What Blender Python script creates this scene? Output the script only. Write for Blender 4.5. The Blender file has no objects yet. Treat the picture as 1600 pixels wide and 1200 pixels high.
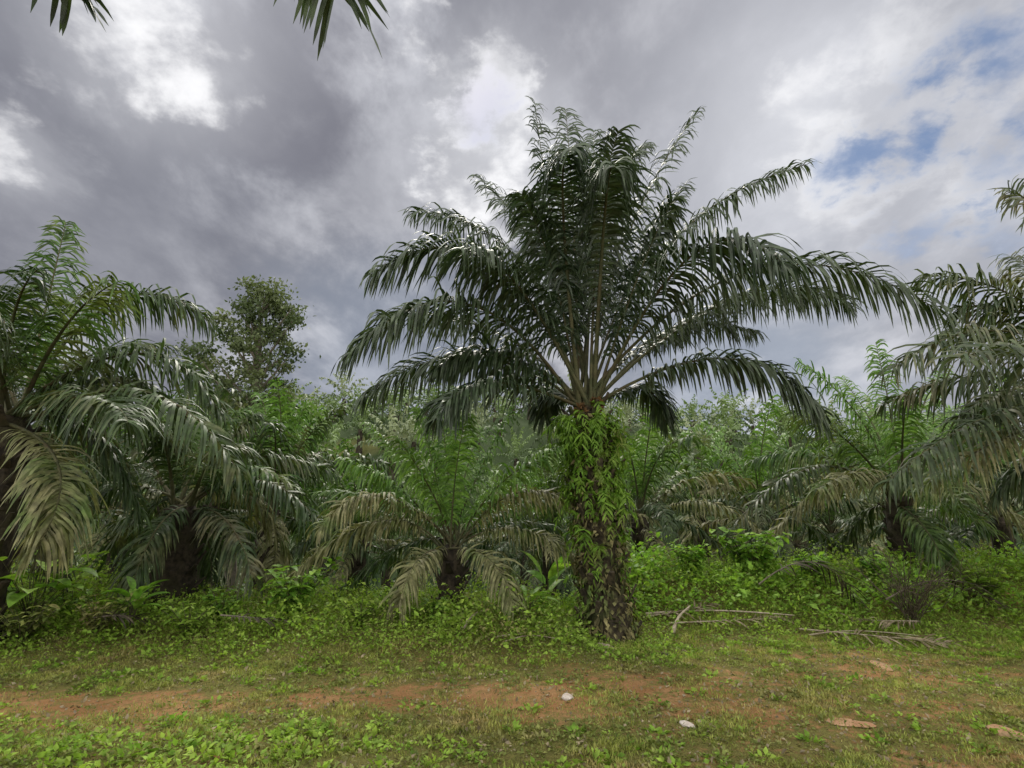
import bpy, math, random
import numpy as np
from mathutils import Vector
rng=np.random.default_rng(7); random.seed(7)
PI=math.pi
scn=bpy.context.scene; COL=scn.collection
# ---------------------------------------------------------------- camera maths
F=873.0; TH=math.radians(14.1); CAMZ=1.6
ct,st=math.cos(TH),math.sin(TH)
def ray(px,py):
    x=(px-800)/F; y=(600-py)/F
    return np.array([x,ct-y*st,st+y*ct])
def at(px,py,Y):
    r=ray(px,py); return np.array([0,0,CAMZ])+r*(Y/r[1])
# ---------------------------------------------------------------- terrain
def sines(x,y,f,seed,n=7):
    r=np.random.default_rng(seed); o=0*x
    for i in range(n):
        a=r.uniform(0,2*PI); k=f*r.uniform(.6,1.7); p=r.uniform(0,6.28)
        o=o+np.sin((x*math.cos(a)+y*math.sin(a))*k+p)
    return o/n*1.6
def ss(a,b,x):
    t=np.clip((x-a)/(b-a),0,1); return t*t*(3-2*t)
def H(x,y):
    x=np.asarray(x,float); y=np.asarray(y,float)
    d=np.hypot(x,y)
    h=.03*sines(x,y,1.6,1)+.012*sines(x,y,5,2)
    h=h+.72*np.exp(-((y-11.2-.35*sines(x,y,.8,3))/1.3)**2)*ss(1.2,2.8,x)*(1+.3*sines(x,y,1.1,8))
    h=h+.16*ss(6.8,8.2,y)*ss(2,-1,x)*(1-ss(11,14,y))
    h=h-4.6*ss(10.6,28,y+.9*ss(2,0,x))-.5*ss(10.8,13,y)*ss(1.5,0,x)
    h=h+ss(30,112,y)*(27.0+1.6*sines(x,y,.06,4)-7*ss(-5,75,x)-2*ss(10,60,-x))+1.6*sines(x,y,.10,6)*ss(55,100,y)
    h=h-ss(132,330,y)*18
    h=h+.3*sines(x,y,.3,5)*ss(16,30,d)
    return h
def veg(x,y):
    n=.55*sines(x,y,1.3,11)+.5*sines(x,y,3.2,12)+.4*sines(x,y,8.5,13)+.3*sines(x,y,19,14)
    trk=np.exp(-((y-5.95-.04*x)/.55)**2)*ss(3.5,.5,x)
    right=ss(-1.4,1.0,x)*(1-ss(6.6,8.2,y))
    v=1.06-.88*trk-.40*right*(1-.5*trk)-.16*right*ss(2,4,x)*(1-ss(5.4,7.0,y))
    return np.clip(v+n*.6,0,1)
# ---------------------------------------------------------------- mesh helpers
def mk(name,V,Fc,mat,parent=None,rnd=None,smooth=True):
    V=np.asarray(V,np.float32)
    me=bpy.data.meshes.new(name)
    if isinstance(Fc,np.ndarray):
        k=Fc.shape[1]; n=len(Fc)
        me.vertices.add(len(V)); me.vertices.foreach_set('co',V.ravel())
        me.loops.add(n*k); me.loops.foreach_set('vertex_index',Fc.astype(np.int32).ravel())
        me.polygons.add(n); me.polygons.foreach_set('loop_start',np.arange(0,n*k,k,dtype=np.int32))
        me.update(calc_edges=True)
    else:
        me.from_pydata([tuple(v) for v in V.tolist()],[],Fc)
    if smooth: me.polygons.foreach_set('use_smooth',np.ones(len(me.polygons),bool))
    if rnd is not None:
        a=me.attributes.new('rnd','FLOAT','POINT'); a.data.foreach_set('value',np.asarray(rnd,np.float32))
    me.materials.append(mat); me.update()
    o=bpy.data.objects.new(name,me); COL.objects.link(o)
    if parent: o.parent=parent
    return o
def thing(name,label,cat,loc,group=None):
    o=bpy.data.objects.new(name,None); COL.objects.link(o); o.location=[float(c) for c in loc]
    o.empty_display_size=.2
    return tag(o,label,cat,group)
def tag(o,label,cat,group=None,kind=None):
    o['label']=label; o['category']=cat
    if group: o['group']=group
    if kind: o['kind']=kind
    return o
def nrm(a): return a/np.maximum(np.linalg.norm(a,axis=-1,keepdims=True),1e-9)
def tube(P,R,k=6,flat=1.0):
    P=np.asarray(P,float); n=len(P); T=nrm(np.gradient(P,axis=0))
    ref=np.array([0,0,1.]) if abs(T[:,2]).mean()<.8 else np.array([1.,0,0])
    A=nrm(np.cross(T,ref)); B=np.cross(T,A)
    ang=np.linspace(0,2*PI,k,endpoint=False)
    R=np.asarray(R,float).reshape(-1,1,1)
    V=P[:,None,:]+R*(np.cos(ang)[None,:,None]*A[:,None,:]+flat*np.sin(ang)[None,:,None]*B[:,None,:])
    V=V.reshape(-1,3); f=[]
    for i in range(n-1):
        for j in range(k):
            a=i*k+j; b=i*k+(j+1)%k; f.append((a,b,b+k,a+k))
    return V,np.array(f)
def kites(P,D,W,L,w,curl=.15):
    n=len(P); L=np.asarray(L).reshape(-1,1); w=np.asarray(w).reshape(-1,1)
    D=nrm(D); W=nrm(W-D*np.sum(W*D,1,keepdims=True)); N=np.cross(D,W)
    M=P+D*L*.45+N*L*curl
    V=np.stack([P,M+W*w,P+D*L,M-W*w],1).reshape(-1,3)
    return V,np.arange(n*4).reshape(-1,4)
# ---------------------------------------------------------------- materials
def newmat(name):
    m=bpy.data.materials.new(name); m.use_nodes=True; nt=m.node_tree; nt.nodes.clear(); return m,nt
def N(nt,t,**k):
    n=nt.nodes.new(t)
    for a,b in k.items(): setattr(n,a,b)
    return n
def mixc(nt,f,a,b,mode='MIX'):
    n=N(nt,'ShaderNodeMix',data_type='RGBA',blend_type=mode)
    for s,v in ((0,f),(6,a),(7,b)):
        if hasattr(v,'is_output'): nt.links.new(v,n.inputs[s])
        else: n.inputs[s].default_value=v if s==0 else (*v,1)[:4]
    return n.outputs[2]
def maprange(nt,v,a,b,c=0,d=1,smooth=True):
    n=N(nt,'ShaderNodeMapRange',interpolation_type='SMOOTHSTEP' if smooth else 'LINEAR')
    nt.links.new(v,n.inputs[0])
    for i,q in enumerate((a,b,c,d)): n.inputs[i+1].default_value=q
    return n.outputs[0]
def noise(nt,vec,scale,detail=4,rough=.6,dist=0):
    n=N(nt,'ShaderNodeTexNoise'); n.inputs['Scale'].default_value=scale; n.inputs['Detail'].default_value=detail
    n.inputs['Roughness'].default_value=rough; n.inputs['Distortion'].default_value=dist
    if vec is not None: nt.links.new(vec,n.inputs['Vector'])
    return n.outputs[0]
def leafmat(name,c1,c2,rough=.4,trans=.25,spec=.5,c3=None):
    m,nt=newmat(name)
    at_=N(nt,'ShaderNodeAttribute',attribute_name='rnd')
    g=N(nt,'ShaderNodeNewGeometry')
    c=mixc(nt,at_.outputs['Fac'],c1,c2)
    if c3:
        nz=noise(nt,g.outputs['Position'],1.3,3)
        c=mixc(nt,maprange(nt,nz,.50,.68),c,c3)
    nz2=noise(nt,g.outputs['Position'],9,2)
    k=maprange(nt,nz2,.3,.7,.6,1.4)
    hsv=N(nt,'ShaderNodeHueSaturation'); nt.links.new(k,hsv.inputs['Value']); nt.links.new(c,hsv.inputs['Color']); c=hsv.outputs[0]
    p=N(nt,'ShaderNodeBsdfPrincipled'); p.inputs['Roughness'].default_value=rough
    p.inputs['Specular IOR Level'].default_value=spec
    nt.links.new(c,p.inputs['Base Color'])
    t=N(nt,'ShaderNodeBsdfTranslucent')
    c2_=mixc(nt,1.0,c,(1.2,1.3,.6),'MULTIPLY'); nt.links.new(c2_,t.inputs[0])
    mx=N(nt,'ShaderNodeMixShader'); mx.inputs[0].default_value=trans
    nt.links.new(p.outputs[0],mx.inputs[1]); nt.links.new(t.outputs[0],mx.inputs[2])
    o=N(nt,'ShaderNodeOutputMaterial'); nt.links.new(mx.outputs[0],o.inputs[0])
    return m
def barkmat(name,c1,c2,c3,scale=8):
    m,nt=newmat(name)
    g=N(nt,'ShaderNodeNewGeometry')
    a=noise(nt,g.outputs['Position'],scale,6,.7)
    b=noise(nt,g.outputs['Position'],scale*.35,4)
    c=mixc(nt,maprange(nt,a,.35,.65),c1,c2); c=mixc(nt,maprange(nt,b,.5,.65),c,c3)
    p=N(nt,'ShaderNodeBsdfPrincipled'); p.inputs['Roughness'].default_value=.85
    p.inputs['Specular IOR Level'].default_value=.25
    nt.links.new(c,p.inputs['Base Color'])
    bp=N(nt,'ShaderNodeBump'); bp.inputs['Distance'].default_value=.03; bp.inputs['Strength'].default_value=.8
    nt.links.new(a,bp.inputs['Height']); nt.links.new(bp.outputs[0],p.inputs['Normal'])
    o=N(nt,'ShaderNodeOutputMaterial'); nt.links.new(p.outputs[0],o.inputs[0])
    return m
M=dict(
 main=leafmat('palm_leaf_dark',(.017,.037,.012),(.060,.086,.038),.48,.17,.55),
 left=leafmat('palm_leaf_olive',(.022,.050,.012),(.066,.10,.032),.52,.2,.4,(.11,.12,.05)),
 right=leafmat('palm_leaf_dusty',(.026,.052,.016),(.078,.10,.04),.52,.2,.4,(.15,.14,.075)),
 mid=leafmat('palm_leaf_mid',(.038,.09,.018),(.115,.18,.048),.55,.26,.35,(.14,.17,.06)),
 young=leafmat('palm_leaf_fresh',(.08,.175,.03),(.19,.30,.075),.52,.26,.35),
 old=leafmat('palm_leaf_old',(.14,.15,.06),(.25,.23,.125),.6,.2,.3,(.09,.14,.035)),
 bright=leafmat('palm_leaf_young',(.06,.14,.022),(.14,.235,.05),.55,.26,.3),
 far=leafmat('palm_leaf_far',(.028,.055,.02),(.175,.245,.095),.6,.16,.2),  # distance haze put into the leaf colour as a paler, duller upper tone
 far2=leafmat('palm_leaf_far_haze',(.05,.075,.04),(.25,.29,.17),.6,.16,.2),  # stronger distance haze put into the leaf colour, paler and greyer
 dead=leafmat('dead_leaf',(.16,.125,.075),(.28,.235,.155),.8,.1,.2),
 deaddark=leafmat('dead_leaf_dark',(.045,.04,.028),(.11,.09,.06),.8,.1,.2),
 weed=leafmat('weed_leaf',(.13,.25,.03),(.30,.41,.07),.6,.32,.12,(.21,.31,.05)),
 weed2=leafmat('weed_leaf_dull',(.11,.155,.04),(.26,.28,.085),.7,.28,.1,(.26,.23,.10)),
 grass=leafmat('grass_blade',(.16,.20,.04),(.34,.36,.10),.7,.3,.1,(.35,.28,.12)),
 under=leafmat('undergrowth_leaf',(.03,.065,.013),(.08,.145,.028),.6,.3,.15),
 fern=leafmat('fern_leaf',(.08,.18,.016),(.21,.34,.045),.5,.38,.25,(.17,.20,.05)),
 broad=leafmat('broad_leaf',(.14,.30,.04),(.30,.46,.08),.5,.38,.22),
 tree=leafmat('tree_leaf',(.045,.07,.028),(.14,.17,.08),.6,.28,.25),
 creeper=leafmat('creeper_dry',(.05,.045,.02),(.25,.22,.10),.7,.2,.2,(.08,.13,.03)),
 stalk=barkmat('frond_stalk',(.055,.063,.028),(.105,.10,.05),(.075,.06,.032),6),
 stalkdead=barkmat('dead_stalk',(.26,.22,.16),(.40,.34,.26),(.2,.155,.105),9),
 bark=barkmat('palm_bark',(.022,.018,.012),(.085,.068,.042),(.06,.065,.028),11),
 barkdark=barkmat('palm_bark_dark',(.02,.016,.012),(.07,.055,.038),(.05,.045,.025),9),
 wood=barkmat('tree_bark',(.10,.085,.065),(.2,.17,.13),(.13,.12,.09),6),
 fruit=barkmat('fruit_fibre',(.08,.045,.02),(.22,.12,.045),(.05,.035,.02),25),
 stone=barkmat('pale_stone',(.42,.36,.31),(.6,.54,.5),(.35,.22,.15),14),
 redclay=barkmat('clay_lump',(.32,.17,.09),(.42,.26,.15),(.25,.17,.09),10),
 plastic=barkmat('dark_sheet',(.02,.02,.022),(.04,.04,.045),(.05,.045,.04),10),
)
def groundmat():
    m,nt=newmat('ground_soil'); g=N(nt,'ShaderNodeNewGeometry'); P=g.outputs['Position']
    v=N(nt,'ShaderNodeAttribute',attribute_name='veg').outputs['Fac']
    n1=noise(nt,P,2.2,8,.7); n2=noise(nt,P,7,10,.78); n3=noise(nt,P,60,4,.7)
    soil=mixc(nt,maprange(nt,n1,.35,.65),(.32,.165,.07),(.41,.235,.11))
    soil=mixc(nt,maprange(nt,n2,.5,.7),soil,(.23,.155,.065))
    soil=mixc(nt,maprange(nt,n3,.58,.72),soil,(.45,.32,.19))
    green=mixc(nt,maprange(nt,n2,.35,.65),(.12,.13,.035),(.22,.20,.06))
    green=mixc(nt,maprange(nt,n3,.5,.65),green,(.09,.07,.03))
    a=N(nt,'ShaderNodeMath',operation='ADD'); nt.links.new(v,a.inputs[0])
    s=maprange(nt,n2,.3,.7,-.8,.8,False); nt.links.new(s,a.inputs[1])
    c=mixc(nt,maprange(nt,a.outputs[0],.0,.75),soil,green)
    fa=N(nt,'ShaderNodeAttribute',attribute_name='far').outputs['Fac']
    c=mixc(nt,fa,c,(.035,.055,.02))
    p=N(nt,'ShaderNodeBsdfPrincipled'); p.inputs['Roughness'].default_value=.95; p.inputs['Specular IOR Level'].default_value=.1
    nt.links.new(c,p.inputs['Base Color'])
    ad=N(nt,'ShaderNodeMath',operation='ADD'); nt.links.new(n2,ad.inputs[0]); nt.links.new(n3,ad.inputs[1])
    bp=N(nt,'ShaderNodeBump'); bp.inputs['Distance'].default_value=.04; bp.inputs['Strength'].default_value=.9
    nt.links.new(ad.outputs[0],bp.inputs['Height']); nt.links.new(bp.outputs[0],p.inputs['Normal'])
    o=N(nt,'ShaderNodeOutputMaterial'); nt.links.new(p.outputs[0],o.inputs[0]); return m
# ---------------------------------------------------------------- ground sheet
u=np.linspace(-1,1,360); xs=np.sinh(u*5.4)/math.sinh(5.4)*420
v_=np.linspace(-.45,1,440); ys=6+np.sinh(v_*5.6)/math.sinh(5.6)*600
X,Y=np.meshgrid(xs,ys); Z=H(X,Y)
V=np.stack([X,Y,Z],-1).reshape(-1,3); nx,ny=len(xs),len(ys)
I=np.arange(nx*ny).reshape(ny,nx)
Fq=np.stack([I[:-1,:-1],I[:-1,1:],I[1:,1:],I[1:,:-1]],-1).reshape(-1,4)
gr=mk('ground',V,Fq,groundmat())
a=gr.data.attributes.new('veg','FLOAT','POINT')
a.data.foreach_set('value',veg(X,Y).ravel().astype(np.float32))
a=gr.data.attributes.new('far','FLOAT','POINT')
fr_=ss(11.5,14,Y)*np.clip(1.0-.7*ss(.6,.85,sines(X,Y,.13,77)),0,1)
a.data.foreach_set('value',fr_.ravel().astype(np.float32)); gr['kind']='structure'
# ---------------------------------------------------------------- fronds
def frond_geo(P0,Mp,T_,n=60,L=.85,W=.02,seed=0,seg=5,droop=1.0,t0=.2,az=None,stalk_r=.05,lift=.25,drop=.03,k=5,spread=0):
    r=np.random.default_rng(seed)
    P0,Mp,T_=[np.asarray(q,float) for q in (P0,Mp,T_)]
    C=2*Mp-.5*(P0+T_)
    def B(t): t=t[:,None]; return (1-t)**2*P0+2*t*(1-t)*C+t*t*T_
    def dB(t): t=t[:,None]; return nrm(2*(1-t)*(C-P0)+2*t*(T_-C))
    ts=np.linspace(0,1,15)
    sv=tube(B(ts),stalk_r*(1-.88*ts**.7),k,.7)
    h=(T_-P0).copy(); h[2]=0
    if np.linalg.norm(h)<.15: h=(Mp-P0); h[2]=0
    a=math.atan2(h[1],h[0]) if az is None else az
    S0=np.array([-math.sin(a),math.cos(a),0])
    u=np.linspace(0,1,n); u=np.concatenate([u,u])+r.normal(0,.25/n,2*n); u=np.clip(u,0,1)
    side=np.concatenate([np.ones(n),-np.ones(n)])
    keep=r.random(2*n)>drop; u=u[keep]; side=side[keep]; m=len(u)
    t=t0+(1-t0)*u
    P=B(t); T=dB(t); S=np.tile(S0,(m,1)); U=nrm(np.cross(T,S)); U=U*np.sign(U[:,2:3]+1e-6)
    A=np.radians(22+33*u+spread+r.normal(0,6,m))[:,None]
    li=(lift+r.normal(0,.25,m))[:,None]
    D=nrm(S*side[:,None]*np.cos(A)+T*np.sin(A)+U*li)
    Ln=L*np.sin(PI*(u*.76+.10))**.75*r.uniform(.8,1.12,m)
    dr=(droop*r.uniform(.5,1.45,m))[:,None]
    wprof=np.interp(np.linspace(0,1,seg+1),[0,.15,.5,.8,1],[.5,1,1,.65,.04])
    Wv=nrm(T+.4*S*r.normal(0,1,m)[:,None]+.3*U*r.normal(0,1,m)[:,None]+.02)
    rows=[]; p=P.copy(); d=D.copy(); g=np.array([0,0,-1.])
    kink=r.uniform(.2,.65,m)
    for j in range(seg+1):
        f=j/seg
        w=nrm(Wv-d*np.sum(Wv*d,1,keepdims=True))
        hw=(W*wprof[j])*(.6+.4*np.minimum(1,Ln/L))[:,None]
        rows.append(p-w*hw); rows.append(p+w*hw)
        bend=.16+.95*np.exp(-((f-kink)/.22)**2)
        d=nrm(d+g*dr*bend[:,None]*(5/seg)*.62)
        p=p+d*(Ln/seg)[:,None]
    V=np.stack(rows,1)
    q=2*(seg+1); base=(np.arange(m)*q)[:,None]
    fl=np.concatenate([base+np.array([[2*j,2*j+1,2*j+3,2*j+2]]) for j in range(seg)],0)
    rn=np.repeat(np.clip(r.beta(2,2.5,m)+r.normal(0,.12),0,1),q)
    return sv,(V.reshape(-1,3),fl,rn)
def add_frond(parent,origin,P0,Mp,T_,mat,stalkmat=None,label=None,**k):
    s,l=frond_geo(P0,Mp,T_,**k)
    f=mk('frond',l[0]-origin,l[1],mat,parent,l[2])
    mk('leaf_stalk',s[0]-origin,s[1],stalkmat or M['stalk'],f)
    if label: f['label']=label
    return f
def trunk_geo(hgt,r0,r1,lean=(0,0),seed=0,dens=1.0,stub=.2,flare=1.18):
    r=random.Random(seed)
    def rad(z): z=max(0,z); return r0+(r1-r0)*min(1,z/hgt)+r0*(flare-1)*math.exp(-z/.3)
    zs=np.linspace(-.25,hgt+.12,16); P=np.array([[lean[0]*max(z,0)/hgt,lean[1]*max(z,0)/hgt,z] for z in zs])
    R=[rad(z) for z in zs]; R[-1]*=.6
    V,Fc=tube(P,R,14); V=list(map(tuple,V)); Fc=[tuple(int(i) for i in q) for q in Fc]
    n=int(hgt/.034*dens)
    for i in range(n):
        z=.04+(hgt-.02)*i/n; a=i*2.39996+r.uniform(-.15,.15)
        rr=rad(z)*.93; cx,cy=lean[0]*z/hgt,lean[1]*z/hgt
        o=Vector((math.cos(a),math.sin(a),0)); s=Vector((-math.sin(a),math.cos(a),0)); up=Vector((0,0,1))
        ln=stub*r.uniform(.4,1.6); el=r.uniform(.65,1.3); d=o*math.cos(el)+up*math.sin(el); nn=o*math.sin(el)-up*math.cos(el)
        w=r.uniform(.06,.1)*(r0/.38+.4)*.7; th=w*.42
        c=Vector((cx,cy,z))+o*rr; b=len(V)
        for q,(sc,t2) in enumerate(((1.25,1.2),(.85,1.),(.55,.65))):
            cc=c+d*ln*(q/2)
            for x,y in ((-1,-.6),(0,-1),(1,-.6),(.7,.8),(-.7,.8)):
                V.append(tuple(cc+s*x*w*sc+nn*(y*-1)*th*t2))
        for q in range(2):
            for j in range(5):
                a1=b+q*5+j; a2=b+q*5+(j+1)%5; Fc.append((a1,a2,a2+5,a1+5))
        Fc.append(tuple(b+10+j for j in range(5)))
    return np.array(V),Fc
# ---------------------------------------------------------------- MAIN PALM
D0=8.75
base=at(952,1003,D0); base[2]=float(H(base[0],base[1]))
top=at(916,646,D0)
hg=top[2]-base[2]; lean=(top[0]-base[0],0.0)
main=thing('oil_palm','tall oil palm with fern-covered trunk standing alone nearest the middle of the clearing','palm',base)
tv,tf=trunk_geo(hg,.28,.24,lean,3,1.2,.24,1.3)
mk('trunk',tv,tf,M['bark'],main,smooth=False)
def hull(c,n,r,seed,squash=1.3):
    rr=np.random.default_rng(seed); P=nrm(rr.normal(size=(n,3)))*r*np.array([1,1,squash]); D=nrm(P)+rr.normal(0,.3,(n,3))
    V,Fc=kites(c+P*.55,D,rr.normal(size=(n,3)),rr.uniform(.6,1.1,n)*r,np.full(n,r*.25),.2); return V,Fc
for c,sd in ((( top[0]-.12,D0-.25,top[2]+.0),1),((top[0]+.14,D0-.22,top[2]+.1),2)):
    V,Fc=hull(np.array(c),110,.09,sd); mk('fruit_bunch',V-base,Fc,M['fruit'],main)
FR=[ # mid px,py,dy   tip px,py,dy   leaf length  droop spread
 (765,412,-.6, 588,425,-1.0,.92,1.4,-5),(742,478,-1.0, 548,550,-1.9,.98,1.4,-5),(735,556,.6, 568,622,1.0,.88,1.4,-3),
 (775,598,-.9, 687,650,-1.6,.78,1.3,-3),(800,395,1.0, 645,332,1.8,.84,1.4,-5),(840,395,1.4, 745,275,2.6,.66,1.3,-10),
 (866,612,1.0, 852,655,1.4,.65,1.1,0),(765,515,1.4, 595,492,2.4,.78,1.4,-3),
 (870,385,.5, 836,162,.9,.6,1.4,-12),(897,370,.1, 884,172,.4,.56,1.4,-12),(935,370,-.5, 966,205,-1.3,.72,1.6,-12),
 (978,375,1.0, 1090,174,1.9,.62,1.4,-10),(880,330,-1.0, 893,235,-2.6,.8,1.7,-15),(945,335,-1.2, 962,262,-2.9,.8,1.7,-15),
 (998,410,1.5, 1070,288,2.5,.62,1.3,-8),(1050,378,.1, 1258,258,.2,.66,1.5,-5),(1068,410,-1.4, 1222,410,-3.0,1.0,1.6,-5),
 (1168,425,-.8, 1472,488,-1.2,.93,1.6,-5),(1100,488,1.0, 1290,465,1.8,.8,1.4,-3),(1125,560,-.4, 1282,650,-.9,.82,1.5,-3),
 (1000,606,.8, 1040,660,1.0,.65,1.1,0),(852,345,1.2, 800,320,2.8,.62,1.3,-8),
 (950,330,1.0, 1012,226,1.6,.6,1.5,-10),(812,450,-.8,722,390,-2.2,.86,1.5,-7),
 (1150,465,.3,1330,478,.7,.8,1.5,-5),(868,440,-.4,815,305,-1.2,.68,1.5,-10),(990,450,-.5,1050,315,-1.2,.68,1.5,-10),
 (1040,520,.9,1180,520,1.6,.72,1.4,-3),(925,380,.8,928,205,1.6,.58,1.4,-12),(800,560,-.2,690,570,-.6,.8,1.4,-3),
]
for i,(mx,my,md,tx,ty,td,L,dr,sp) in enumerate(FR):
    a=i*2.4; P0=np.array([top[0]+.12*math.cos(a),D0+.12*math.sin(a),top[2]+.03*(i%5)])
    if my>540: P0[2]-=.05
    add_frond(main,base,P0,at(mx,my,D0+md),at(tx,ty,D0+td),M['main'],n=118,L=L,W=.0195,seed=100+i,seg=6,droop=dr*.95,stalk_r=.048,t0=.2,drop=.03,spread=sp)
def fernmass(n,zfun,seed,L=(.25,.5)):
    r=np.random.default_rng(seed); VV=[];FF=[];RR=[];off=0
    for i in range(n):
        a=r.uniform(0,2*PI); z=zfun(r); q=z/hg
        c=base+np.array([lean[0]*q,0,z]); o=np.array([math.cos(a),math.sin(a),0]); rr=.28-.06*q
        l=r.uniform(*L)*(.8+.3*q)*(1.7 if r.random()<.12 else 1); P0=c+o*rr; up=r.uniform(.2,1.2)
        Mp=P0+o*l*.42+np.array([r.normal(0,.04),0,l*.3*up]); T_=P0+o*l*.65*r.uniform(.3,1.3)+np.array([r.normal(0,.1),0,l*(.3*up-r.uniform(.1,1.1))])
        s,l_=frond_geo(P0,Mp,T_,n=12,L=l*.34,W=.015,seed=int(r.integers(1e6)),seg=2,droop=.4,t0=.08,lift=.0,stalk_r=.004,k=3)
        VV+= [l_[0]]; FF+=[l_[1]+off]; off+=len(l_[0]); RR.append(np.full(len(l_[0]),r.random())*.6+l_[2]*.4)
    return np.concatenate(VV),np.concatenate(FF),np.concatenate(RR)
V,Fc,R=fernmass(330,lambda r: float(np.clip(hg-.1-abs(r.normal(0,1.0)),.3,hg)) if r.random()<.85 else r.uniform(.4,hg),5,(.2,.44))
V[:,2]=np.maximum(V[:,2],base[2]+.2)
tag(mk('climbing_fern',V,Fc,M['fern'],None,R),'bright green ferns and creepers hanging round the upper trunk of the tall middle palm','fern',kind='stuff')
n=1700; a=rng.uniform(0,2*PI,n); z=hg*rng.beta(1.0,1.4,n); q=z/hg
rad_=(.33-.05*q+.07*np.exp(-z/.3))*rng.uniform(.95,1.2,n)
P=base+np.stack([lean[0]*q+np.cos(a)*rad_,np.sin(a)*rad_,z],1)
D=np.stack([np.cos(a)*.5,np.sin(a)*.5,-1+0*a],1)+rng.normal(0,.55,(n,3)); Wd=np.stack([-np.sin(a),np.cos(a),0*a],1)+rng.normal(0,.3,(n,3))
V,Fc=kites(P,D,Wd,rng.uniform(.05,.16,n),rng.uniform(.015,.032,n))
tag(mk('dry_creeper',V,Fc,M['creeper'],None,np.repeat(rng.random(n),4)),'yellowish dry creeper leaves clinging to the lower trunk of the tall middle palm','creeper',kind='stuff')
# ---------------------------------------------------------------- custom side palms
taken=[]
def custom_palm(label,cx,cy,Yd,fr,mats,r0=.34,L=.85,n=60,seed=0,bark='barkdark',gx=None,sr=.045,dr=1.25,t0=.18,W=.018,upk=.66):
    top=at(cx,cy,Yd); bx=top[0] if gx is None else gx
    b=np.array([bx,Yd,float(H(bx,Yd))]); taken.append((bx,Yd))
    t=thing('oil_palm',label,'palm',b)
    hh=top[2]-b[2]
    tv,tf=trunk_geo(hh,r0,r0*.85,(top[0]-b[0],0),seed,.8)
    mk('trunk',tv,tf,M[bark],t,smooth=False)
    for i,f in enumerate(fr):
        mx,my,md,tx,ty,td=f[:6]; m=f[6] if len(f)>6 else mats
        a=i*2.4; P0=top+np.array([.12*math.cos(a),.12*math.sin(a),.05*(i%3)])
        up=ty<cy-100 and abs(tx-cx)<140
        add_frond(t,b,P0,at(mx,my,Yd+md),at(tx,ty,Yd+td),M[m],n=n,L=L*(upk if up else 1),W=W,seed=seed*100+i,seg=5,droop=dr,stalk_r=sr,spread=-4,t0=t0,drop=.04)
    return t
custom_palm('big olive green oil palm cut by the left edge of the photo',15,665,7.6,[
 (70,490,.3,103,348,.6,'mid'),(185,470,.6,330,505,1.2),(215,552,-.2,345,650,-.2),(215,610,-.8,372,735,-1.2),
 (88,720,-1.0,62,850,-1.5,'old'),(140,675,.4,215,800,.6),(95,520,-.6,185,440,-1.3,'mid'),(20,500,-.8,60,420,-1.8),
 (-30,520,.3,-110,440,.6),(-60,600,-.6,-190,640,-1),(-40,680,.5,-120,800,.8),(130,560,1.2,260,540,2.4),
 (60,560,1.5,140,480,3,'mid'),(170,640,1,290,700,1.8),(-10,540,-1,-30,470,-2.4),
 (10,560,.8,0,450,1.6),(60,760,.8,90,900,1.2,'right'),(130,620,-1.0,200,660,-2.0),
 (110,600,.1,230,600,.2)],'left',seed=2,L=.78,n=94,W=.018)
custom_palm('big dusty oil palm reaching in from beyond the right edge of the photo',1765,660,7.8,[
 (1610,478,.3,1445,432,.6),(1690,400,.5,1575,300,.9),(1590,520,-.4,1395,575,-.7),(1580,585,.5,1385,630,1.0,'right'),
 (1580,640,-.6,1385,755,-1.1),(1610,670,-.2,1450,755,-.3,'old'),(1600,540,1.2,1480,520,2.2),(1640,560,-1.3,1500,560,-2.5),
 (1760,420,0,1780,250,0),(1900,480,0,2020,480,0),(1900,620,0,2060,720,0),(1660,680,.8,1560,770,1.2,'right'),
 (1660,470,1.4,1580,400,2.6),(1640,620,1.5,1520,640,2.6),(1850,700,.8,1930,820,1),(1650,600,-.2,1500,650,-.4),(1640,510,.2,1500,480,.4)],'right',seed=3,L=.8,n=94,W=.018,upk=.8)
custom_palm('medium oil palm with slender dark trunk standing at the right behind the weedy bank',1402,782,11.8,[
 (1392,650,.3,1368,535,.6,'young'),(1345,655,.4,1252,568,.8,'young'),(1435,655,.3,1475,575,.6,'young'),(1325,690,-.6,1240,645,-1.6,'mid'),
 (1275,730,-.8,1145,825,-1.2,'right'),(1290,765,.6,1180,870,.8,'old'),(1515,760,-.6,1645,880,-1.1,'old'),(1510,730,.5,1635,780,.9,'right'),
 (1475,690,-.6,1575,680,-1.5),(1440,820,-.9,1480,890,-1.3,'mid'),(1345,810,.9,1310,885,1.2,'left'),(1372,680,1,1315,590,2.2,'young'),
 (1430,690,1.2,1505,630,2.3,'young'),(1460,780,1,1550,830,1.6),(1350,740,-1.2,1275,765,-2.4,'old'),
 (1480,710,1.3,1580,700,2.2),(1280,712,.9,1170,722,1.6),(1440,750,-1,1500,780,-2.4,'mid'),(1410,690,-.8,1420,610,-1.8,'young')],'mid',seed=4,L=.72,n=78,r0=.28,t0=.18,W=.02,upk=.66)
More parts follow.
